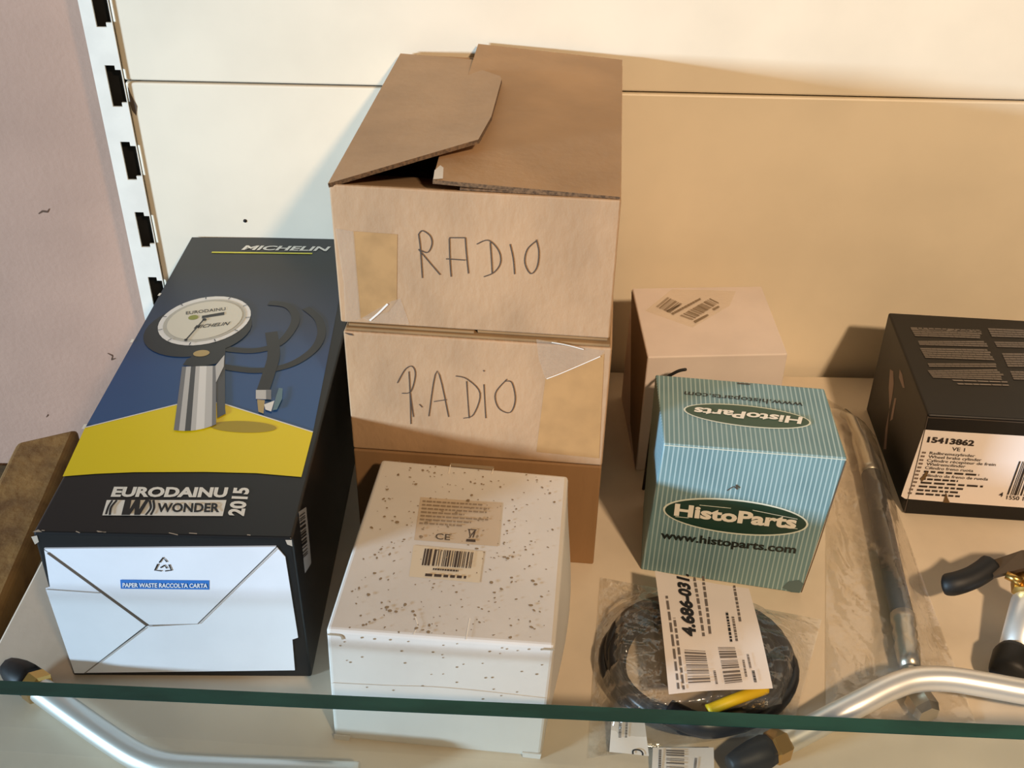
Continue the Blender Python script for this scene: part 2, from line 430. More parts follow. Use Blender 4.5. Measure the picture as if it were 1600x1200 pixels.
# slotted upright
post = empty('slotted_post', (-.316, 0, -.06), 0, 'white slotted steel shelf upright left of the cream panels', 'post')
X0, X1, SL, SR = -.0132, .0135, -.0012, .0128
slots = [(.0205+.0735*k, .0595+.0735*k) for k in range(-1, 10)]   # heights above shelf
zt = lambda z: z+.06-.003+.041
bm = bmesh.new()
def addbox(bm, lo, hi):
    x0, y0, z0 = lo; x1, y1, z1 = hi
    v = [bm.verts.new((x, y, z)) for z in (z0, z1) for y in (y0, y1) for x in (x0, x1)]
    for f in ((0, 2, 3, 1), (4, 5, 7, 6), (0, 1, 5, 4), (2, 6, 7, 3), (0, 4, 6, 2), (1, 3, 7, 5)): bm.faces.new([v[i] for i in f])
addbox(bm, (X0, -.004, 0), (SL, -.002, .75)); addbox(bm, (SR, -.004, 0), (X1, -.002, .75))
prev = 0
for a, b in slots:
    za, zb = a+.0985+.06-.06+.0, b+.0985
    za, zb = a+.06+.0395, b+.06+.0395
    if zb > .74: break
    if za > prev: addbox(bm, (SL, -.004, prev), (SR, -.002, za))
    addbox(bm, (SR-.005, -.004, za), (SR, -.002, za+.004)); addbox(bm, (SR-.005, -.004, zb-.004), (SR, -.002, zb))
    prev = zb
addbox(bm, (SL, -.004, prev), (SR, -.002, .75))
bm_obj('slotted_face', bm, M_post, post)
cuboid('side_flange', (X0, -.0035, 0), (X0+.0015, .045, .75), M_post, post)
cuboid('inner_channel', (X0+.0016, .012, 0), (X1+.0005, .03, .75), M_dark, post)

# shelf deck
shelf = empty('shelf', (.15, -.29, 0), 0, 'beige painted metal shelf carrying all the boxes', 'shelf')
cuboid('deck', (-.4845, -.30, -.022), (.9, .277, 0), M_shelf, shelf, bev=.002)
cuboid('back_gap_strip', (-.4845, .2785, -.03), (.9, .286, -.012), M_dark, shelf)  # near-black strip makes the gap behind the deck dark
# glass front
gl = empty('glass_front', (.06, -.545, 0), 0, 'clear glass front pane with green edge along the shelf front', 'glass pane')
gx0, gx1 = -.5, .9
gy = lambda x: -.5445 - (x-.06)*.0265
V = []
for z in (.0005, .12):
    for x in (gx0, gx1):
        V += [(x-.06, gy(x)+.545, z), (x-.06, gy(x)+.545-.0098, z)]
mesh('pane', V, [(0, 2, 6, 4), (1, 5, 7, 3)], M_glass, gl)
mesh('edge_strip', [V[i] for i in (4, 6, 7, 5)]+[(v[0], v[1], v[2]-.0006) for v in [V[i] for i in (4, 6, 7, 5)]], [(0, 3, 2, 1), (4, 5, 6, 7), (0, 1, 5, 4), (2, 3, 7, 6)], M_edge, gl, label='dark green polished glass edge')

# wooden things low at the left
wb = empty('wooden_plank', (-.44, -.16, -.14), 0, 'worn brown wooden plank below the shelf, far left', 'plank')
tp = [on_z(25, 690, -.10), on_z(122, 668, -.10), on_z(122, 668, -.10)+Vector((.03, -.36, 0)), on_z(25, 690, -.10)+Vector((.03, -.36, 0))]
tp = [p-wb.location for p in tp]; bm = bmesh.new(); fc = bm.faces.new([bm.verts.new(p) for p in tp])
for e in bmesh.ops.extrude_face_region(bm, geom=[fc])['geom']:
    if isinstance(e, bmesh.types.BMVert): e.co.z -= .04
bmesh.ops.recalc_face_normals(bm, faces=bm.faces[:])
o = bm_obj('plank_board', bm, M_wood, wb); bevel(o, .006, 3)
wl = cuboid('wooden_ledge', (-.35, -.16, -.03), (.55, .18, .0), M_wood2, None, bev=.004)
wl.location = (-.80, -.125, -.205); tag(wl, 'dark wooden ledge at the foot of the pink wall', 'ledge')

# ------------------------------------------------------------------ three cartons
def carton_flap(name, hinge, free, root, R, loc, m, n=10, t=.003):
    """ruled flap between hinge line and free edge"""
    hq = catmull(hinge, 6) if len(hinge) > 2 else [Vector(hinge[0]).lerp(Vector(hinge[1]), k/24) for k in range(25)]
    L = [0]
    for i in range(1, len(free)): L.append(L[-1]+(Vector(free[i])-Vector(free[i-1])).length)
    V = []; F = []; N = 24
    for k in range(N+1):
        s = k/N*L[-1]; i = 0
        while i < len(L)-2 and L[i+1] < s: i += 1
        fr = Vector(free[i]).lerp(Vector(free[i+1]), (s-L[i])/max(1e-9, L[i+1]-L[i])); h = Vector(hinge[0]).lerp(Vector(hinge[1]), k/N)
        for j in range(n+1):
            t_ = j/n; p = h.lerp(fr, t_); V.append(R.transposed() @ (p-loc))
    for k in range(N):
        for j in range(n): F.append((k*(n+1)+j, k*(n+1)+j+1, (k+1)*(n+1)+j+1, (k+1)*(n+1)+j))
    o = mesh(name, V, F, m, root); solid(o, t, 0); o.data.materials.append(M_rim); o.modifiers['solidify'].material_offset_rim = 1; return o

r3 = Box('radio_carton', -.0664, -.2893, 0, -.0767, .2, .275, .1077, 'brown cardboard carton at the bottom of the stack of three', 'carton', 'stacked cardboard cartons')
r3.body(M_kraft_shade)
def flaps_edges(B, h0, h1):
    # closed top flaps whose layered edges show in the gap above the carton
    lo = B.L[(0, 0, 1)]; hi = B.L[(1, 1, 1)]; dz = h1-h0
    for k in range(2):
        z0 = lo.z + .0003 + k*dz/2; ins = .0015+.002*k
        if k == 0: cuboid('top_flap', (lo.x+ins, lo.y+ins, z0), (hi.x-ins, hi.y-.01, z0+dz/2-.0004), M_kraft_in, B.root, bev=.0006)
        else:
            cuboid('top_flap', (lo.x+ins, lo.y+ins, z0), (lo.x+.098, hi.y-.01, z0+dz/2-.0006), M_kraft_in, B.root, bev=.0006)
            cuboid('top_flap', (lo.x+.1, lo.y+ins*1.5, z0), (hi.x-ins, hi.y-.01, z0+dz/2-.0006), M_kraft_in, B.root, bev=.0006)
flaps_edges(r3, .1077, .1096)
r2 = Box('radio_carton', -.0663, -.2902, .1098, -.0769, .2, .275, .111, 'middle cardboard carton of the stack with RADIO in pen and tan tape', 'carton', 'stacked cardboard cartons', bulge={'F': .0015})
r2.body(M_kraft)
flaps_edges(r2, .2208, .2262)
r1 = Box('radio_carton', -.0683, -.2858, .2264, -.0749, .2, .2795, .1106, 'top cardboard carton with open flaps and RADIO in pen', 'carton', 'stacked cardboard cartons', bulge={'F': .0015, 'D': 0})
bd = r1.body(M_kraft, skip='T', bev=0); solid(bd, .0035, -1); bevel(bd, .0012, 2, 50)
H = .337
fl = carton_flap('top_flap', [on_z(513, 290, H), on_z(626, 86, H)],
    [on_z(748, 221, H+.016), on_z(768, 185, H+.0125), on_z(785, 123, H+.0095), on_z(742, 108, H+.0055), on_z(744, 96, H+.004)], r1.root, r1.R, r1.loc, M_kraft_top)
fl['label'] = 'raised left top flap'
fl = carton_flap('top_flap', [on_z(969, 311, H), on_z(972, 96, H)],
    [on_z(676, 284, H+.0045), on_z(690, 233, H+.0045), on_z(715, 165, H+.003), on_z(736, 106, H+.0075), on_z(747, 71, H+.009)], r1.root, r1.R, r1.loc, M_kraft_top)
fl['label'] = 'right top flap with doubled front edge'
c0 = r1.L[(0, 0, 1)]; c1 = r1.L[(1, 1, 1)]
o = mesh('inner_flap', [(c0.x+.004, c0.y+.003, c0.z-.001), (c1.x-.004, c0.y+.003, c0.z-.001), (c1.x-.004, c0.y+.085, c0.z-.03), (c0.x+.004, c0.y+.085, c0.z-.03)], [(0, 1, 2, 3)], M_kraft_top, r1.root, label='front inner flap sagging under the top flaps'); solid(o, .003, -1)
cuboid('inner_flap', (c0.x+.09, c0.y+.003, c0.z-.0005), (c1.x-.005, c0.y+.07, c0.z+.0012), M_rim, r1.root, bev=.0006)
cuboid('inner_flap', (c0.x+.004, c1.y-.09, c0.z-.004), (c1.x-.004, c1.y-.004, c0.z-.001), M_kraft_in, r1.root, bev=.0008)
f1 = on_z(676, 284, H+.0045)
r1.poly('tape', 'F', [(551, 361), (621, 366), (620, 470), (606, 488), (562, 497)], M_tape, 1, label='brown tape patch')
r1.poly('tape', 'F', [(524, 356), (553, 361), (564, 498), (540, 503), (537, 440)], M_cleartape, 2, label='wrinkled clear tape')
r1.poly('tape', 'F', [(566, 496), (612, 470), (626, 466), (640, 506), (580, 503)], M_cleartape, 2, label='loose clear tape end')
r1.stroke('tape_glint', 'F', [[(578, 500), (592, 488), (606, 474)]], .0014, mat('tape_highlight', '#e9e4da', .25), 4)  # highlight on the clear tape drawn as a pale stroke
mesh('torn_tape', [r1.R.transposed() @ (on_z(*p, H+.0068)-r1.loc) for p in ((688, 258), (693, 262), (692, 279), (677, 280), (679, 266))], [(0, 1, 2, 3, 4)][::1], mat('torn_white', '#d8d0c4', .4), r1.root)
r1.stroke('handwriting', 'F', [
    [(654, 365), (657, 389), (660, 434)], [(654, 366), (660, 360), (672, 368), (675, 381), (668, 394), (654, 389)], [(654, 389), (675, 414), (688, 429)],
    [(702, 372), (703, 405), (705, 432)], [(702, 371), (727, 371)], [(727, 371), (729, 398), (732, 427)], [(697, 404), (727, 406)],
    [(766, 378), (768, 407), (769, 427)], [(745, 381), (763, 375), (779, 391), (782, 410), (772, 425), (756, 432)],
    [(797, 381), (802, 404), (804, 428)], [(839, 375), (824, 389), (820, 410), (829, 427), (839, 417), (842, 394), (838, 374)]], .0008, M_ink, 2)
r2.poly('tape', 'F', [(852, 592), (900, 572), (944, 553), (936, 716), (838, 706)], M_tape2, 1, label='tan tape patch')
r2.poly('tape', 'F', [(838, 530), (945, 548), (938, 556), (852, 591), (842, 560)], M_cleartape, 1, label='clear tape')
r2.stroke('tape_glint', 'F', [[(862, 534), (885, 538), (912, 545)], [(854, 591), (880, 581), (938, 556)]], .0007, mat('tape_highlight', '#e9e4da', .25), 4)  # glints on the clear tape, painted as pale strokes
r2.poly('torn_corner', 'F', [(537, 519), (550, 521), (553, 524), (546, 523)], M_ink, 2)
r2.stroke('handwriting', 'F', [
    [(639, 580), (641, 621), (642, 662)], [(621, 598), (633, 577), (644, 572), (649, 585), (642, 611), (628, 614)], [(641, 614), (646, 651)], [(655, 631), (660, 636)],
    [(670, 650), (683, 579), (701, 651)], [(678, 627), (698, 624)], [(729, 595), (733, 653)], [(712, 587), (730, 592), (750, 614), (740, 647), (724, 653)],
    [(756, 600), (759, 653)], [(755, 578), (757, 580)], [(792, 592), (774, 614), (779, 637), (797, 644), (805, 624), (800, 598), (790, 595)]], .0008, M_ink, 2)
r2.stroke('tape_edge', 'R', [[(945, 560), (940, 640), (936, 715)]], .001, M_tape2, 2)

# ------------------------------------------------------------------ tyre gauge box
mi = Box('tyre_gauge_box', -.2633, -.433, 0, .0036, .1772, .4275, .1452, 'long dark box with blue and yellow print of a tyre pressure gauge', 'box',
         fix={(0, 0, 1): (51, 832), (1, 0, 1): (457, 841), (0, 0, 0): (114, 1056), (1, 0, 0): (487, 1058)})
mi.body(M_char, bev=.0018)
T = 'T'
mi.poly('blue_print', T, [(133, 669), (272, 634), (310, 625), (353, 633), (489, 676), (549, 372), (300, 371)], M_grad, 1, label='blue fading to charcoal')
mi.poly('yellow_print', T, [(98, 745), (150, 741), (210, 738.5), (320, 738), (400, 740), (471, 746), (489, 676), (353, 633), (310, 625), (272, 634), (133, 669)], M_yellow, 2, label='yellow band')
mi.stroke('white_line', T, [[(133, 669), (272, 634), (310, 625), (353, 633), (489, 676)]], .0012, M_white, 3, smooth=1)
gp = empty('gauge_picture', (0, 0, 0)); gp.parent = mi.root; gp['label'] = 'printed picture of a tyre pressure gauge with hose'
def ell(cx, cy, a, b, ang, n=36):
    r = math.radians(ang); return [(cx+a*math.cos(t)*math.cos(r)-b*math.sin(t)*math.sin(r), cy+a*math.cos(t)*math.sin(r)+b*math.sin(t)*math.cos(r)) for t in [2*math.pi*k/n for k in range(n)]]
G = dict(parent=gp)
Pd = mat('printed_dark', '#1f2122', .33); Ph = mat('printed_hose', '#1b1d1f', .33); Pc = mat('printed_cream', '#d9d5c4', .36); Pr = mat('printed_ring', '#b9b7ab', .36)
Pm = mat('printed_mid_grey', '#77787a', .36); Pl = mat('printed_light_grey', '#c2c1bd', .36); Pk = mat('printed_dark_grey', '#4a4c4e', .36); Pw = mat('printed_bright', '#e4e3de', .36)
Pgold = mat('printed_gold', '#b29a63', .36); Psh = mat('printed_dark_yellow', '#a8911a', .36)
mi.poly('printed_shadow', T, ell(380, 668, 52, 9, 2), Psh, 3, **G)
mi.stroke('printed_hose', T, [[(350, 574), (400, 580), (450, 572), (487, 550), (502, 525), (498, 500), (478, 482)], [(345, 545), (395, 549), (435, 538), (458, 512), (461, 492), (448, 478), (420, 474)]], .0075, Ph, 3, **G)
mi.stroke('printed_hose', T, [[(424, 520), (428, 555), (420, 585), (411, 612)]], .0105, Ph, 4, **G)
mi.poly('printed_rubber_rim', T, ell(309, 517, 86, 40, -10), Pd, 4, **G)
mi.poly('printed_dial', T, ell(319.5, 503, 74, 36, -12), Pw, 5, **G)
mi.poly('printed_dial_ring', T, ell(319.5, 503, 66, 31, -12), Pr, 6, **G)
mi.poly('printed_dial_face', T, ell(320, 503, 60, 28, -12), Pc, 7, **G)
for k in range(11):
    q = ell(319.5, 503, 74, 36, -12, 44); i = (k*4+22) % 44; p = q[i]; c = (319.5+(p[0]-319.5)*.9, 503+(p[1]-503)*.9)
    mi.stroke('printed_tick', T, [[p, c]], .0009, Pk, 8, smooth=1, **G)
mi.text('printed_lettering', T, 'EURODAINU', (291, 494), (353, 487), (291, 489.5), Pd, 8, .01, **G)
mi.poly('printed_bar', T, [(316, 496), (351, 490), (351, 494.5), (316, 500)], Pd, 8, **G)
mi.poly('printed_bar', T, ell(302.5, 498.5, 8, 3.6, -8, 16), mat('printed_lime', '#8d9340', .4), 8, **G)
mi.text('printed_lettering', T, 'MICHELIN', (303, 516), (359, 510), (305, 511), Pd, 8, .02, shear=.3, **G)
mi.stroke('printed_needle', T, [[(319, 502), (291, 534)]], .0014, Pd, 9, smooth=1, **G)
mi.poly('printed_needle_hub', T, ell(320, 502, 3.4, 2, 0, 12), Pd, 9, **G); mi.poly('printed_needle_tip', T, ell(291, 534, 2.8, 1.8, 0, 12), Pd, 9, **G)
mi.poly('printed_collar', T, [(286, 572), (292, 563), (304, 557), (340, 549), (353, 540), (352, 557), (338, 570), (310, 575)], Pd, 5, **G)
mi.poly('printed_collar', T, ell(315, 554, 13, 5, -6, 20), Pgold, 6, **G)
mi.poly('printed_trigger', T, [(337, 577), (352, 556), (352, 640), (353, 648), (340, 655)], Pk, 5, **G)
tl, tr = [(285, 574), (352, 556)], 0
stripes = [(0, .12, Pm), (.12, .26, Pl), (.26, .40, Pk), (.40, .52, Pl), (.52, .72, Pw), (.72, .9, Pl), (.9, 1.0, Pm)]
def hp(t, s):   # along handle, s 0 top 1 bottom
    top = (285+t*53, 575-t*1.5+4*t*(1-t)*0) ; bot = (272+t*66, 674+14*t*(1-t)*1.4-t*9)
    return (top[0]+(bot[0]-top[0])*s, top[1]+(bot[1]-top[1])*s)
for a_, b_, mm in stripes:
    mi.poly('printed_handle', T, [hp(a_, 0), hp(b_, 0), hp(b_, 1), hp(a_, 1)], mm, 6, **G)
mi.poly('printed_handle', T, [(337, 574), (351, 557), (350, 575), (338, 600)], Pl, 7, **G)
mi.poly('printed_connector', T, [(400, 611), (424, 611), (424, 626), (400, 625)], Pl, 5, **G); mi.poly('printed_connector', T, [(416, 611), (424, 611), (424, 626), (416, 626)], Pm, 6, **G)
mi.poly('printed_connector', T, [(402, 626), (414, 627), (412, 648), (404, 645)], Pgold, 5, **G); mi.poly('printed_connector', T, [(413, 634), (429, 628), (424, 645), (415, 642)], Pw, 6, **G)
mi.poly('printed_lever', T, [(426, 643), (432, 620), (436, 608), (442, 609), (441, 625), (433, 642)], mat('printed_teal', '#5d7b85', .4), 6, **G)
mi.text('lettering', T, 'MICHELIN', (377, 391), (518, 393), (377, 384.5), M_white, 3, .03, shear=.35)
mi.stroke('underline', T, [[(331, 395), (488, 397)]], .0026, mat('printed_lime_line', '#d7d23c', .4), 3, smooth=1)
mi.text('lettering', T, 'EURODAINU', (173, 776), (358, 777), (174, 762), M_white, 2, .045, shear=.18)
mi.text('lettering', T, '2015', (380, 807), (389, 763), (357, 806), M_white, 2, .04)
bg = mi.poly('badge', T, [(160, 806), (167, 782), (354, 782), (348, 807)], M_white, 2, label='white name badge')
mi.text('badge_lettering', T, 'WONDER', (245, 801), (343, 801), (247, 788), M_black, 4, .035, parent=bg)
mi.poly('badge_print', T, [(190, 806), (196, 782), (206, 782), (203, 797), (212, 782), (220, 782), (218, 797), (228, 782), (234, 782), (219, 806), (210, 806), (211, 795), (203, 806)], M_black, 4, parent=bg)
mi.stroke('badge_print', T, [[(166, 805), (170, 793), (176, 783)], [(172, 806), (174, 794), (183, 783)], [(228, 806), (236, 795), (234, 783)], [(236, 806), (241, 795), (240, 783)]], .0016, M_black, 4, parent=bg)
F = 'F'
mi.poly('end_flap', F, [(70, 858), (228, 976), (132, 1050), (117, 1050), (72, 918), (79, 916)], M_liner, 1, thick=.0009, label='left end flap')
mi.poly('end_flap', F, [(433, 854), (446, 869), (466, 995), (457, 998), (461, 1046), (134, 1050), (231, 977), (310, 973)], M_liner, 1, thick=.0006, label='lower right end flap')
mi.poly('end_flap', F, [(70, 855), (432, 852), (309, 972), (234, 974)], M_liner, 1, thick=.0013, label='upper end flap')
mi.stroke('fold_line', F, [[(76, 861), (232, 975)]], .0022, mat('flap_gap', '#57493b', .8), 8, smooth=1)
mi.stroke('fold_line', F, [[(433, 853), (385, 900), (311, 972), (234, 976)]], .0006, mat('flap_line', '#9a938a', .8), 8, smooth=1)
mi.stroke('fold_line', F, [[(72, 918), (158, 924)], [(134, 1049), (228, 978)]], .0006, mat('flap_line', '#9a938a', .8), 8, smooth=1)
mi.stroke('recycling_mark', F, [[(250, 876), (256, 868), (262, 875)], [(265, 879), (269, 888), (259, 889)], [(254, 889), (243, 888), (248, 878)], [(252, 884), (258, 880), (262, 885)]], .0011, M_black, 9, smooth=1)
mi.poly('blue_strip', F, [(189, 903), (328, 904), (328, 918.5), (190, 917)], M_bluebar, 8)
mi.text('strip_lettering', F, 'PAPER WASTE RACCOLTA CARTA', (193, 914), (325, 915), (193, 907.5), M_white, 10, .02)
mi.poly('side_sticker', 'R', [(466, 800), (478, 792), (486, 880), (476, 896)], mat('grey_sticker', '#8f8f8f', .5), 1)
mi.bars('side_barcode', 'R', [(467, 806), (472, 874), (480, 866), (475, 800)], 14, M_black, 3)
wear = mat('worn_card_edge', '#b9ab98', .8)
rg = random.Random(3)
ws = []
for k in range(16):
    x = rg.uniform(60, 450); y = 833+(x-50)/406*9; ws.append([(x, y-1), (x+rg.uniform(-3, 3), y+rg.uniform(2, 7))])
mi.stroke('edge_wear', T, [[(x, y-rg.uniform(1, 4)), (x+rg.uniform(3, 14), y-rg.uniform(0, 3))] for (x, y), _ in ws[:7]], .0007, wear, 2, smooth=1)
mi.poly('corner_wear', F, [(49, 838), (58, 836), (61, 846), (55, 850)], wear, 2); mi.poly('corner_wear', T, [(51, 832), (60, 828), (66, 832)], wear, 2)
mi.poly('corner_wear', F, [(446, 843), (456, 843), (457, 853), (449, 850)], wear, 2)
mi.stroke('edge_wear', T, [[(134, 664), (130, 671)], [(205, 536), (208, 531)], [(248, 463), (251, 459)]], .0022, M_white, 3, smooth=1)

# ------------------------------------------------------------------ white speckled box
wh = Box('white_box', -.0576, -.4847, 0, -.0877, .1487, .1754, .1151, 'white cardboard box with brown specks and two labels in front of the carton stack', 'box',
         fix={(0, 0, 1): (509, 984), (1, 0, 1): (868, 1010), (0, 1, 1): (596, 717), (1, 1, 1): (888, 743), (0, 0, 0): (522, 1153), (1, 0, 0): (846, 1184)},
         bulge={'R': .009, 'L': .004, 'F': .003, 'T': -.0003})
wh.body(M_wbox, n=14, bev=.0028)
la = wh.poly('label', T, [(657, 777), (784, 786), (778, 854), (647, 844)], M_label, 1, label='small greyish rating label')
LA = dict(parent=la)
wh.greek('label_print', T, [(661, 781), (772, 788), (768, 828), (655, 821)], 7, M_greek, 3, .4, ragged=.5, **LA)
wh.text('label_lettering', T, 'CE', (680, 843), (703, 845), (681, 834), mat('label_ink', '#4e4030', .6), 3, .01, **LA)
wh.poly('label_mark', T, [(729, 843), (743, 844), (743, 848), (728, 847)], M_bark, 3, **LA)
wh.stroke('label_mark', T, [[(733, 828), (735, 841)], [(743, 829), (739, 841)], [(731, 828), (745, 829)], [(733, 842), (742, 830)]], .0008, M_bark, 3, smooth=1, **LA)
LA = dict(parent=wh.poly('label', T, [(646, 852), (756, 862), (749, 911), (639, 901)], M_label2, 1, label='cream barcode label'))
wh.bars('barcode', T, [(664, 858), (741, 864), (737, 889), (659, 884)], 20, M_bark, 3, seed=5, **LA)
wh.greek('label_print', T, [(677, 888), (717, 891), (716, 895), (676, 892)], 1, M_bark, 3, .7, ragged=0, word=(.05, .1), gap=.02, **LA)
wh.greek('label_print', T, [(665, 896), (729, 900), (728, 906), (664, 902)], 1, M_bark, 3, .7, ragged=0, word=(.1, .18), gap=.05, **LA)
V = []; Fc = []; rg = random.Random(11)
for k in range(300):
    u = rg.random(); v = rg.random()**1.5*.98+.01
    if rg.random() < .25: v = rg.uniform(.3, .98)
    u = min(.97, max(.03, u*.9+.05)); r = rg.choice((.0006, .0007, .0009, .0011, .0015))*rg.uniform(.7, 1.15); st = rg.uniform(.5, 1); an = rg.uniform(0, 6)
    b0 = len(V)
    for i in range(6):
        t = i*math.pi/3; x = r*math.cos(t)*rg.uniform(.7, 1.2); y = r*st*math.sin(t)*rg.uniform(.7, 1.2)
        V.append(wh.pt(T, u+(x*math.cos(an)-y*math.sin(an))/.149, v+(x*math.sin(an)+y*math.cos(an))/.175, .0007))
    Fc.append(tuple(range(b0, b0+6)))
for k in range(45):
    u = rg.uniform(.05, .97); v = 1-rg.random()**2*.55-.03; r = rg.uniform(.0005, .001); b0 = len(V)
    for i in range(6): V.append(wh.pt(F, u+r*math.cos(i*1.047)/.149, v+r*.8*math.sin(i*1.047)/.115, .0003))
    Fc.append(tuple(range(b0, b0+6)))
tag(mesh('dirt_specks', V, Fc, M_speck, wh.root), kind='stuff')
lf = mat('card_cut_line', '#9b8a70', .8)
wh.stroke('tab_line', T, [[(648, 962), (652, 978), (646, 992)], [(734, 967), (731, 984), (728, 1000)], [(704, 727), (701, 741)], [(771, 733), (768, 742)]], .0007, mat('card_edge', '#efe6d5', .6), 3)
wh.poly('tab_slot', T, [(704, 724.5), (772, 730), (771, 735), (704, 729)], mat('slot_tan', '#8f7c61', .8), 3)
wh.stroke('crease', F, [[(512, 990), (532, 992), (536, 998)], [(846, 1013), (866, 1014)]], .0016, lf, 3)
wh.stroke('crease', F, [[(518, 1066), (600, 1070), (700, 1074), (850, 1090)]], .0006, mat('soft_crease', '#cfc9be', .7), 3)
for (x0, x1) in ((522, 548), (816, 846)):
    wh.poly('foot_tab', F, [(x0, 1146+(x0-522)*.095), (x1, 1146+(x1-522)*.095), (x1-2, 1153+(x1-522)*.095), (x0+1, 1153+(x0-522)*.095)], M_wbox, 1, thick=.001)

# ------------------------------------------------------------------ pinstriped box
hi = Box('pinstriped_box', .1739, -.3182, 0, -.0959, .1365, .0917, .1442, 'pinstriped green box with dark green oval logos', 'box',
         fix={(0, 0, 1): (1037, 693), (1, 0, 1): (1324, 716), (0, 1, 1): (1024, 585), (1, 1, 1): (1288, 607), (1, 0, 0): (1251, 928), (0, 0, 0): (1001, 890)}, bulge={'F': .001})
hi.body(M_stripe)
def oval(f, L, Rr, Tp, Bp, nm, grow=0):
    cx = (L[0]+Rr[0])/2; cy = (L[1]+Rr[1])/2; ax = Vector(((Rr[0]-L[0])/2, (Rr[1]-L[1])/2)); bx = Vector(((Bp[0]-Tp[0])/2, (Bp[1]-Tp[1])/2))
    # keep the minor axis upright on the face
    out = []
    for k in range(48):
        t = 2*math.pi*k/48; p = Vector((cx, cy)) + ax*(1+grow)*math.cos(t) + bx*(1+grow*3)*math.sin(t); out.append((p.x, p.y))
    return out
a4 = ((1036, 796), (1263, 818), (1147, 779), (1152, 834))
ov = hi.poly('logo_oval', F, oval(F, *a4, 'o'), M_pale, 2, label='pale oval rim'); hi.poly('logo_oval', F, oval(F, *a4, 'o', -.028), M_green, 3, label='dark green oval', parent=ov)
hi.stroke('logo_line', F, [[(1093, 788), (1142, 793)], [(1176, 796), (1246, 810)], [(1055, 806), (1246, 825)]], .0006, M_pale, 4, smooth=1, parent=ov)
hi.text('logo_lettering', F, 'HistoParts', (1053, 803), (1243, 824), (1055, 786), M_white, 5, .04, parent=ov)
hi.text('lettering', F, 'www.histoparts.com', (1032, 840), (1243, 864), (1033, 829), mat('dark_lettering', '#1c2420', .5), 2, .03)
b4 = ((1068, 641), (1267, 661), (1165, 634), (1171, 668))
ov = hi.poly('logo_oval', T, oval(T, *b4, 'o'), M_pale, 2, label='pale oval rim'); hi.poly('logo_oval', T, oval(T, *b4, 'o', -.028), mat('worn_green_print', '#35503f', .45), 3, label='dark green oval', parent=ov)
hi.text('logo_lettering', T, 'HistoParts', (1254, 654), (1086, 638), (1251, 664), M_white, 5, .03, parent=ov)
hi.text('lettering', T, 'www.histoparts.com', (1255, 630), (1070, 612), (1254, 637), mat('dark_lettering', '#1c2420', .5), 2, .008)
hi.stroke('pen_scribble', F, [[(1136, 766), (1146, 760), (1152, 764), (1150, 757), (1156, 762)]], .0008, M_ink, 2)
hi.poly('grease_stain', F, [(1222, 918), (1232, 908), (1248, 906), (1256, 912), (1249, 926), (1236, 925)], mat('grease', '#586e70', .5), 1)
hi.stroke('worn_edge', F, [[(1037, 695), (1150, 704), (1240, 711), (1322, 718)]], .0007, mat('worn_pale', '#d5d9c8', .7), 2, smooth=1)
hi.stroke('worn_edge', 'F', [[(1322, 720), (1300, 785), (1276, 858), (1252, 925)]], .0009, mat('worn_brown', '#5d4c39', .8), 2)
hi.stroke('tuck_notch', T, [[(1152, 599.5), (1172, 601)]], .0016, M_ink, 2, smooth=1)

# ------------------------------------------------------------------ pale pink box behind
pk = Box('pale_box', .179, -.178, 0, .0399, .1256, .1188, .1315, 'pale pinkish box with a slanted barcode label behind the pinstriped box', 'box',
         fix={(0, 0, 1): (1012, 558), (1, 0, 1): (1231, 553), (0, 1, 1): (988, 450), (1, 1, 1): (1190, 447)})
pk.body(M_pbox)
pk.poly('shaded_side', 'L', [(987, 452), (1011, 559), (993, 735), (985, 660)], M_pshade, 1, label='brown left side')
pk.poly('tape', T, [(1008, 486), (1050, 452), (1150, 455), (1140, 478), (1082, 512)], M_cleartape, 1, label='clear tape over the label')
pk.bars('barcode', T, [(1043, 465), (1067, 476), (1048, 490), (1025, 480)], 12, M_greek, 3, seed=2)
pk.greek('label_print', T, [(1048, 490), (1093, 466), (1096, 469), (1052, 493)], 1, M_greek, 3, .8, ragged=0)
pk.greek('label_print', T, [(1040, 486), (1060, 476), (1063, 479), (1044, 489)], 1, M_greek, 3, .8, ragged=0)
pk.bars('barcode', T, [(1062, 494), (1111, 466), (1125, 473), (1082, 501)], 20, M_greek, 3, seed=4)
pk.greek('label_print', T, [(1083, 502), (1105, 491), (1108, 494), (1087, 506)], 1, M_greek, 3, .8, ragged=0)
pk.greek('label_print', T, [(1112, 483), (1122, 478), (1125, 481), (1116, 486)], 1, M_greek, 3, .8, ragged=0)
# black strip poking up
p0 = on_y(1036, 596, -.205); p1 = on_y(1057, 581, -.205); p2 = on_y(1073, 577, -.205)
cs = empty('plastic_strip', (p0.x, p0.y, 0), 0, 'thin black plastic strip poking up between the pale and pinstriped boxes', 'strip')
lo = Vector((p0.x, p0.y, 0))
st = catmull([Vector((p0.x-.006, -.205, 0))-lo, Vector((p0.x-.005, -.205, .06))-lo, Vector((p0.x-.004, -.205, p0.z-.02))-lo, p0-lo, p1-lo, p2-lo], 6)
tube('strip_body', st, [.0014]*(len(st)-1)+[.0009], M_rubber, cs, 8)

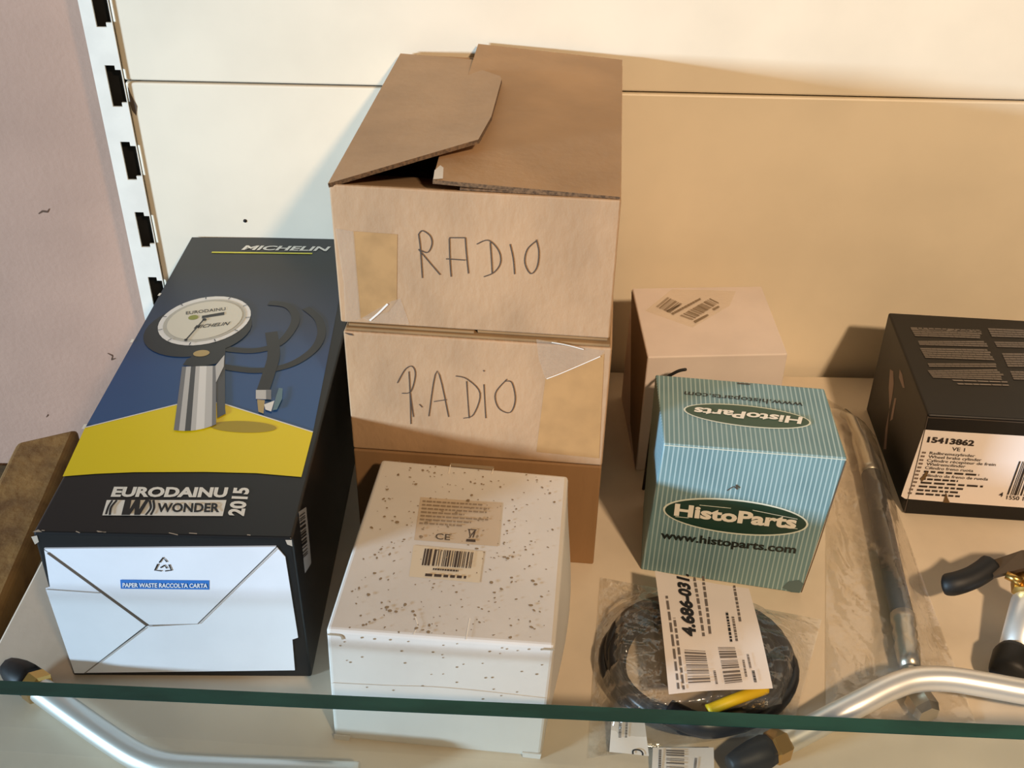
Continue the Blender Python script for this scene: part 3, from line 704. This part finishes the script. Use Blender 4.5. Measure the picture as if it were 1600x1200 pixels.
# ------------------------------------------------------------------ black box at right
bl = Box('black_box', .4155, -.2321, 0, -.0588, .21, .1636, .114, 'black carton with white part-number sticker at the right', 'box',
         fix={(0, 0, 1): (1450, 648), (0, 1, 1): (1388, 488), (0, 0, 0): (1412, 803), (0, 1, 0): (1353, 640)})
bl.body(M_bbox, bev=.002)
stk = bl.poly('sticker', F, [(1444, 671), (1500, 675), (1600, 681), (1680, 687), (1670, 800), (1600, 793), (1500, 786), (1414, 779), (1408, 775), (1410, 768)], M_sticker, 1, label='white part-number sticker')
K = mat('sticker_ink', '#2b211b', .6)
bl.text('sticker_number', F, '15413862', (1448, 690), (1521, 696), (1450, 682), K, 3, .045, parent=stk)
bl.text('sticker_lettering', F, 'VE 1', (1487, 703.5), (1507, 705), (1488, 698), K, 3, .01, parent=stk)
rows = [('Radbremszylinder', 1452, 1523), ('Wheel brake cylinder', 1450, 1533), ('Cylindre récepteur de frein', 1448, 1555), ('Wielremcilinder', 1447, 1508), ('Cilindro freno ruota', 1445, 1520),
        (None, 1443, 1530), ('Cilindro de freno de rueda', 1441, 1543), (None, 1440, 1497), (None, 1438, 1536), (None, 1435, 1505), (None, 1432, 1497), (None, 1430, 1500)]
for i, (tx, xa, xb) in enumerate(rows):
    y = 709+i*5.75; sl = .065
    if tx: bl.text('sticker_lettering', F, tx, (xa, y), (xb, y+(xb-xa)*sl), (xa+1, y-4.2), K, 3, .01, parent=stk)
    else: bl.greek('sticker_print', F, [(xa+1, y-3.6), (xb, y-3.6+(xb-xa)*sl), (xb-1, y+(xb-xa)*sl), (xa, y)], 1, K, 3, .8, ragged=0, word=(.08, .2), gap=.04, parent=stk)
    bl.greek('sticker_print', F, [(xa-11, y-4.5), (xa-5, y-4), (xa-6, y-.5), (xa-12, y-1)], 1, mat('sticker_faint', '#75655a', .6), 3, .8, ragged=0, word=(.4, .5), gap=.1, parent=stk)
bl.bars('sticker_barcode', F, [(1592, 720), (1660, 725), (1645, 778), (1573, 772)], 16, K, 3, seed=9, parent=stk)
bl.text('sticker_number', F, '4', (1560, 775), (1566, 775.5), (1562, 768.5), K, 3, .02, parent=stk)
bl.text('sticker_number', F, '1550 12', (1572, 779), (1606, 782), (1573, 773), K, 4, .01, parent=stk)
bl.poly('sticker_stain', F, [(1447, 735), (1450, 738), (1446, 746), (1440, 752), (1437, 747), (1443, 741)], M_dirt, 4, parent=stk)
bl.poly('sticker_stain', F, [(1478, 768), (1480, 776), (1484, 785), (1473, 784), (1476, 776)], M_dirt, 4, parent=stk)
bl.greek('top_print', T, [(1421, 507), (1530, 512), (1536, 523), (1425, 520)], 1, M_grey, 2, .25, ragged=0)
def block(pts, n): bl.greek('top_print', T, pts, n, M_grey, 2, .78, ragged=.06, word=(.05, .16), gap=.004)
block([(1423, 514), (1532, 517), (1538, 530), (1430, 526)], 4); block([(1434, 533), (1541, 533), (1545, 543), (1437, 540)], 3)
block([(1437, 544), (1547, 546), (1555, 564), (1446, 560)], 5); block([(1449, 568), (1558, 568), (1562, 575), (1452, 574)], 2)
block([(1449, 579), (1563, 577), (1572, 595), (1458, 591)], 5); bl.greek('top_print', T, [(1485, 592), (1573, 595), (1577, 605), (1500, 603)], 2, mat('grey_print_bold', '#837970', .6), 2, .35, ragged=0, word=(.1, .25))
block([(1543, 513), (1640, 517), (1645, 530), (1550, 527)], 4); block([(1553, 534), (1650, 536), (1655, 546), (1558, 543)], 3); block([(1565, 552), (1660, 553), (1675, 575), (1575, 574)], 6); block([(1578, 580), (1680, 582), (1685, 596), (1584, 594)], 4)
tool = mat('printed_tool', '#8d766c', .5)
bl.poly('side_print', 'L', [(1391, 577), (1396, 580), (1397, 600), (1394, 622), (1390, 640), (1388, 660), (1385, 702), (1381, 702), (1384, 670), (1390, 640), (1389, 605)], tool, 1, label='printed tool picture')
bl.poly('side_print', 'L', [(1406, 577), (1410, 585), (1414, 606), (1411, 606), (1405, 590)], tool, 1)
bl.poly('side_print', 'L', [(1398, 622), (1401, 622), (1395, 655), (1391, 658)], tool, 1)
bl.stroke('worn_edge', F, [[(1450, 650), (1432, 725), (1413, 800)]], .0008, mat('worn_dark', '#4a4038', .7), 2)
bl.stroke('worn_edge', F, [[(1450, 652), (1520, 655), (1600, 660)]], .0010, mat('worn_dark', '#4a4038', .7), 2, smooth=1)

# ------------------------------------------------------------------ cable coil in a plastic bag
cc = on_z(1092, 1038, .012); cc.z = 0
coil = empty('cable_coil', cc, 0, 'coil of black cable with a yellow sleeve inside the plastic bag', 'cable')
rg = random.Random(5)
pts = []
turns = 6
for k in range(turns*20):
    t = k/20*2*math.pi; tr = k/20
    rr = .057+.0035*math.sin(tr*2.3+1)+.003*math.sin(t*1.0+tr)+.0015*math.sin(2*t)
    pts.append((rr*1.16*math.cos(t), rr*1.02*math.sin(t)+.002, .006+.012*abs(math.sin(tr*1.7+.4))+.002*math.sin(t*3+tr)))
tube('cable_loops', catmull(pts, 2), .0042, M_cable, coil, 10)
pts2 = [(.0585*math.cos(a)-.002, .0495*math.sin(a)+.002, .008) for a in [2*math.pi*k/40 for k in range(40)]]
tube('inner_loop', pts2, .0042, M_cable, coil, 10, closed=True)
y0 = on_z(1106, 1110, .03)-cc; y1 = on_z(1150, 1092, .033)-cc; y2 = on_z(1196, 1076, .03)-cc
tube('yellow_sleeve', catmull([y0, y1, y2], 6), .0042, M_cabley, coil, 12, label='yellow cable sleeve')
e0 = on_z(1214, 1010, .015)-cc; e1 = on_z(1232, 1040, .014)-cc; e2 = on_z(1231, 1066, .012)-cc; e3 = on_z(1215, 1072, .010)-cc
tube('cable_end', catmull([e0, e1, e2, e3], 6), .0045, M_rubber, coil, 10)
g0 = on_z(1045, 1112, .022)-cc; g1 = on_z(1100, 1134, .023)-cc; g2 = on_z(1160, 1124, .020)-cc
tube('connector', catmull([g0, g1, g2], 5), .009, M_cable, coil, 12, label='thicker black connector body')

bag = empty('plastic_bag', (cc.x+.02, cc.y+.005, 0), 0, 'clear crinkled plastic bag with a printed white paper label', 'bag')
bo = bag.location
def creases(seed, box, count, h, ang=None):
    rg = random.Random(seed); out = []
    for _ in range(count):
        c = Vector((rg.uniform(box[0], box[1]), rg.uniform(box[2], box[3]))); a = rg.uniform(0, math.pi) if ang is None else rg.gauss(ang, .35); l = rg.uniform(.012, .05)
        d = Vector((math.cos(a), math.sin(a)))*l*.5; out.append((c-d, c+d, h*rg.uniform(.5, 1.2), rg.uniform(.0011, .0026)))
    return out
def ridge(cr, x, y):
    z_ = 0; P = Vector((x, y))
    for a, b, h, wd in cr:
        ab = b-a; t = (P-a).dot(ab)/ab.length_squared
        if t < -.1 or t > 1.1: continue
        tt = max(0, min(1, t)); d2 = (P-(a+ab*tt)).length_squared
        if d2 < wd*wd*9: z_ += h*math.exp(-d2/(wd*wd))*math.sin(math.pi*max(.02, min(.98, tt)))
    return z_
CR1 = creases(4, (cc.x-.09, cc.x+.11, cc.y-.07, cc.y+.08), 42, .0032)
CR2 = creases(8, (.28, .43, -.47, -.12), 46, .0030, 1.9)
def pouch(name, outline, zfun, m, root, n=90, seed=0):
    """two-layer pouch: bilinear outline grid, draped upper sheet, flat lower sheet"""
    a, b, c, d = [Vector(p) for p in outline]; V = []; Fq = []
    for lay in (0, 1):
        for i in range(n+1):
            for j in range(n+1):
                u, v = i/n, j/n; p = a*(1-u)*(1-v)+b*u*(1-v)+c*u*v+d*(1-u)*v
                edge = min(1, min(u, 1-u, v, 1-v)*9)
                z = .0012 if lay else .0016+edge*zfun(p.x, p.y, u, v)
                V.append(Vector((p.x, p.y, z))-root.location)
    N = (n+1)**2
    for i in range(n):
        for j in range(n):
            k = i*(n+1)+j
            Fq.append((k, k+n+1, k+n+2, k+1)); Fq.append((N+k, N+k+1, N+k+n+2, N+k+n+1))
    return mesh(name, V, Fq, m, root, True)
def zc(x, y, u, v):
    r = math.hypot((x-cc.x)/1.16, (y-cc.y))
    base = .026/(1+math.exp((r-.072)/.006)) - .006*math.exp(-(r/.035)**2)
    p = Vector((x*38, y*38, 1.3)); q = Vector((x*26+y*60, y*20-x*18, 4))
    return base + .004*(noise.noise(p)+.5) + .007*abs(noise.noise(q)) + .003*abs(noise.noise(q*2.3)) + ridge(CR1, x, y)
A = [on_z(*p, .0015) for p in ((918, 1185), (1238, 1140), (1284, 968), (938, 902))]
pouch('bag_film', A, zc, M_bag, bag)
sh = Sheet(bag, bo, [on_z(1045, 1085, .040), on_z(1208, 1074, .040), on_z(1170, 920, .036), on_z(1023, 893, .036)], .003)
sh.sheet('paper_label', M_paper, label='white printed label with part number')
KI = mat('label_black', '#1d1917', .6); KG = mat('label_grey', '#6e645c', .6)
sh.text('label_number', F, '4.686-031.', (1087, 996), (1075, 898), (1068, 994), KI, 3, .045)
c6 = lambda x, y: (1010+x*.19164, 880+y*.19164)
def col(x0, y0, x1, y1, wd, mm=KG, rg_=0):
    # text column read upwards: start bottom
    sh.greek('label_print', F, [c6(x1-wd*.5, y1), c6(x0-wd*.5, y0), c6(x0+wd*.5, y0), c6(x1+wd*.5, y1)], 1, mm, 3, .75, ragged=rg_, word=(.05, .13), gap=.025)
col(165, 270, 262, 1030, 24); col(228, 450, 305, 1035, 24); col(390, 120, 468, 600, 26); col(460, 110, 520, 580, 26); col(655, 400, 692, 645, 24, KI); col(705, 440, 738, 640, 24); col(715, 185, 765, 480, 24); col(555, 880, 575, 990, 22); col(790, 790, 815, 930, 20); col(870, 880, 890, 975, 28, KI); col(825, 745, 850, 860, 22)
sh.bars('label_barcode', F, [c6(310, 710), c6(345, 995), c6(525, 985), c6(480, 720)], 15, KG, 3, seed=21)
sh.bars('label_barcode', F, [c6(585, 690), c6(645, 1000), c6(785, 985), c6(720, 690)], 15, KG, 3, seed=22)
s2 = Sheet(bag, bo, [on_z(952, 1175, .004), on_z(1014, 1181, .004), on_z(1004, 1105, .012), on_z(957, 1105, .012)], .0008)
s2.sheet('folded_label', M_paper, label='folded white label corner behind the glass')
s2.greek('label_print', F, [(966, 1153), (967, 1112), (972, 1112), (971, 1153)], 1, KG, 3, .8, ragged=0); s2.greek('label_print', F, [(976, 1153), (978, 1112), (982, 1112), (980, 1153)], 1, KG, 3, .8, ragged=0)
s2.stroke('label_number', F, [[(989, 1179), (989, 1174), (993, 1172), (1000, 1173), (1004, 1177), (1004, 1181)]], .0011, KI, 3)
s3 = Sheet(bag, bo, [on_z(1018, 1212, .003), on_z(1116, 1216, .003), on_z(1115, 1168, .006), on_z(1020, 1168, .006)], .0006)
s3.sheet('folded_label', M_paper, label='lower folded label with barcode behind the glass')
s3.bars('label_barcode', F, [(1041, 1172), (1041, 1208), (1069, 1210), (1069, 1173)], 9, KG, 3, seed=30)
s3.greek('label_print', F, [(1028, 1208), (1029, 1172), (1034, 1172), (1033, 1208)], 1, KG, 3, .8, ragged=0)
s3.greek('label_print', F, [(1083, 1205), (1085, 1185), (1090, 1185), (1088, 1205)], 1, KG, 3, .8, ragged=0)

# ------------------------------------------------------------------ brake hose in a clear sleeve
h0 = on_z(1412, 966, .012); ho = Vector((h0.x, h0.y, 0))
hose = empty('brake_hose', ho, 0, 'black rubber brake hose with steel crimped ends inside the clear sleeve', 'hose')
hz = .0115
HP = [on_z(x, y, hz)-ho for x, y in ((1360, 738), (1372, 790), (1385, 850), (1398, 910), (1411, 966))]
tube('rubber_hose', catmull(HP, 6), .0088, M_hose, hose, 16)
E1 = [on_z(x, y, hz)-ho for x, y in ((1410, 962), (1412, 975), (1413, 983), (1414, 991), (1416, 1002), (1417, 1010), (1420, 1030), (1422, 1045))]
tube('crimp_ferrule', E1, [.0096, .0098, .0082, .0098, .0082, .0098, .0088, .0075], M_steel, hose, 18, label='crimped steel end')
tube('end_pipe', catmull([on_z(x, y, hz)-ho for x, y in ((1421, 1042), (1427, 1075), (1434, 1092))], 4), .006, M_steel, hose, 14)
tube('end_nut', [on_z(1432, 1088, hz)-ho, on_z(1446, 1108, hz)-ho, on_z(1452, 1118, hz)-ho], [.0105, .0105, .008], M_steel, hose, 6, flat=True)
E2 = [on_z(x, y, hz)-ho for x, y in ((1361, 742), (1358, 732), (1354, 718), (1348, 700), (1344, 690), (1340, 678), (1330, 655), (1318, 645))]
tube('crimp_ferrule', E2, [.0092, .0094, .0086, .0086, .0078, .0055, .005, .005], M_steel, hose, 18, label='crimped steel end')

sl = empty('plastic_sleeve', (ho.x-.02, ho.y+.05, 0), 0, 'long clear plastic sleeve around the brake hose beside the black box', 'sleeve')
def zh(x, y, u, v):
    # distance to the hose line
    best = 9
    for i in range(len(HL)-1):
        a_, b_ = HL[i], HL[i+1]; ab = b_-a_; t = max(0, min(1, (Vector((x, y))-a_).dot(ab)/ab.length_squared)); best = min(best, (Vector((x, y))-(a_+ab*t)).length)
    p = Vector((x*45, y*9, 7.7)); q = Vector((x*60+y*8, y*16, 2.2))
    return .0215*math.exp(-(best/.017)**2) + .004*(noise.noise(p)+.5) + .003*abs(noise.noise(q)) + ridge(CR2, x, y)
HL = [Vector((p.x+ho.x, p.y+ho.y)) for p in ([E2[-1], E2[3]] + HP + [E1[-1]])] + [Vector(on_z(1446, 1112, hz)[:2])]
pouch('sleeve_film', [on_z(*p, .0015) for p in ((1290, 1145), (1525, 1130), (1352, 660), (1292, 622))], zh, M_sleeve, sl, n=100)

# ------------------------------------------------------------------ bent silver lances
def lance(name, label, cap, nut, pipe, rad):
    """cap/nut/pipe are world points along the tool"""
    o0 = Vector((cap[0].x, cap[0].y, 0)); e = empty(name, o0, 0, label, 'lance', 'bent silver lances')
    d = (cap[1]-cap[0]); L = d.length
    rp = [0, .04, .25, .55, .85, 1.0]; rr = [.5, .75, 1.0, 1.25, 1.35, 1.2]
    tube('end_cap', [cap[0]+d*t-o0 for t in rp], [rad*x for x in rr], M_rubber, e, 8, flat=False, label='black rubber end cap')
    dn = (nut[1]-nut[0])
    tube('hex_nut', [nut[0]+dn*t-o0 for t in (0, .15, .85, 1)], [rad*1.12, rad*1.3, rad*1.3, rad*1.12], M_brass, e, 6, flat=True, label='brass hex nut')
    tube('pipe', [p-o0 for p in catmull(pipe, 10)], rad, M_silver, e, 20, label='satin silver pipe')
    return e
z = .0135
lance('bent_lance', 'silver bent lance with black cap lying across the clear sleeve at right',
      (on_z(1138, 1196, z), on_z(1203, 1172, z)), (on_z(1202, 1172, z), on_z(1226, 1160, z)),
      [on_z(1222, 1161, z), on_z(1290, 1126, .018), on_z(1345, 1098, .025), on_z(1390, 1075, .030), on_z(1430, 1062, .0325), on_z(1480, 1061, .033), on_z(1540, 1070, .033), on_z(1620, 1084, .033), on_z(1800, 1112, .033)], .0092)
lance('bent_lance', 'silver bent lance with black cap at the lower left corner under the gauge box',
      (on_z(10, 1040, .013), on_z(50, 1067, .013)), (on_z(48, 1066, .013), on_z(66, 1079, .013)),
      [on_z(62, 1077, .013), on_z(110, 1112, .013), on_z(170, 1154, .013), on_z(215, 1182, .013), on_z(252, 1196, .013), on_z(300, 1202, .013), on_z(420, 1207, .013), on_z(560, 1212, .013)], .0092)

# ------------------------------------------------------------------ lever tool at right edge
g0 = on_z(1585, 1030, .02); go = Vector((g0.x, g0.y, 0))
gun = empty('lever_gun', go, 0, 'silver cylinder tool with black lever and brass fitting at the right edge', 'tool')
q = lambda x, y, z: on_z(x, y, z)-go
tube('lever_grip', catmull([q(1472, 914, .03), q(1492, 912, .034), q(1518, 903, .037), q(1538, 891, .04), q(1549, 882, .042)], 5), [.004, .0075, .0088, .0092]+[.0094]*16+[.0085], M_rubber, gun, 12, label='black rubber lever grip')
V_ = [q(1543, 880, .044), q(1596, 862, .052), q(1650, 862, .052), q(1650, 892, .05), q(1600, 890, .05), q(1552, 902, .042)]
o = mesh('lever_arm', V_, [(0, 5, 4, 3, 2, 1)], mat('dark_steel', '#5f5040', .45, .7), gun, label='dark steel lever arm'); solid(o, .004, 0)
tube('valve_pin', [q(1572, 898, .045), q(1596, 909, .045)], .0034, M_brass, gun, 10)
tube('brass_fitting', [q(1598, 890, .040), q(1599, 912, .038), q(1598, 926, .036)], [.0085, .0095, .0085], M_brass, gun, 6, flat=True, label='brass fitting')
tube('cylinder', [q(1613, 925, .030), q(1606, 945, .027), q(1586, 1026, .018)], [.0115, .0128, .0128], M_silver, gun, 24, label='silver cylinder')
tube('end_cap', [q(1588, 1022, .0185), q(1585, 1029, .018), q(1578, 1051, .0165), q(1576, 1059, .016)], [.0140, .0158, .0152, .0135], M_rubber, gun, 20, label='black rubber end cap')
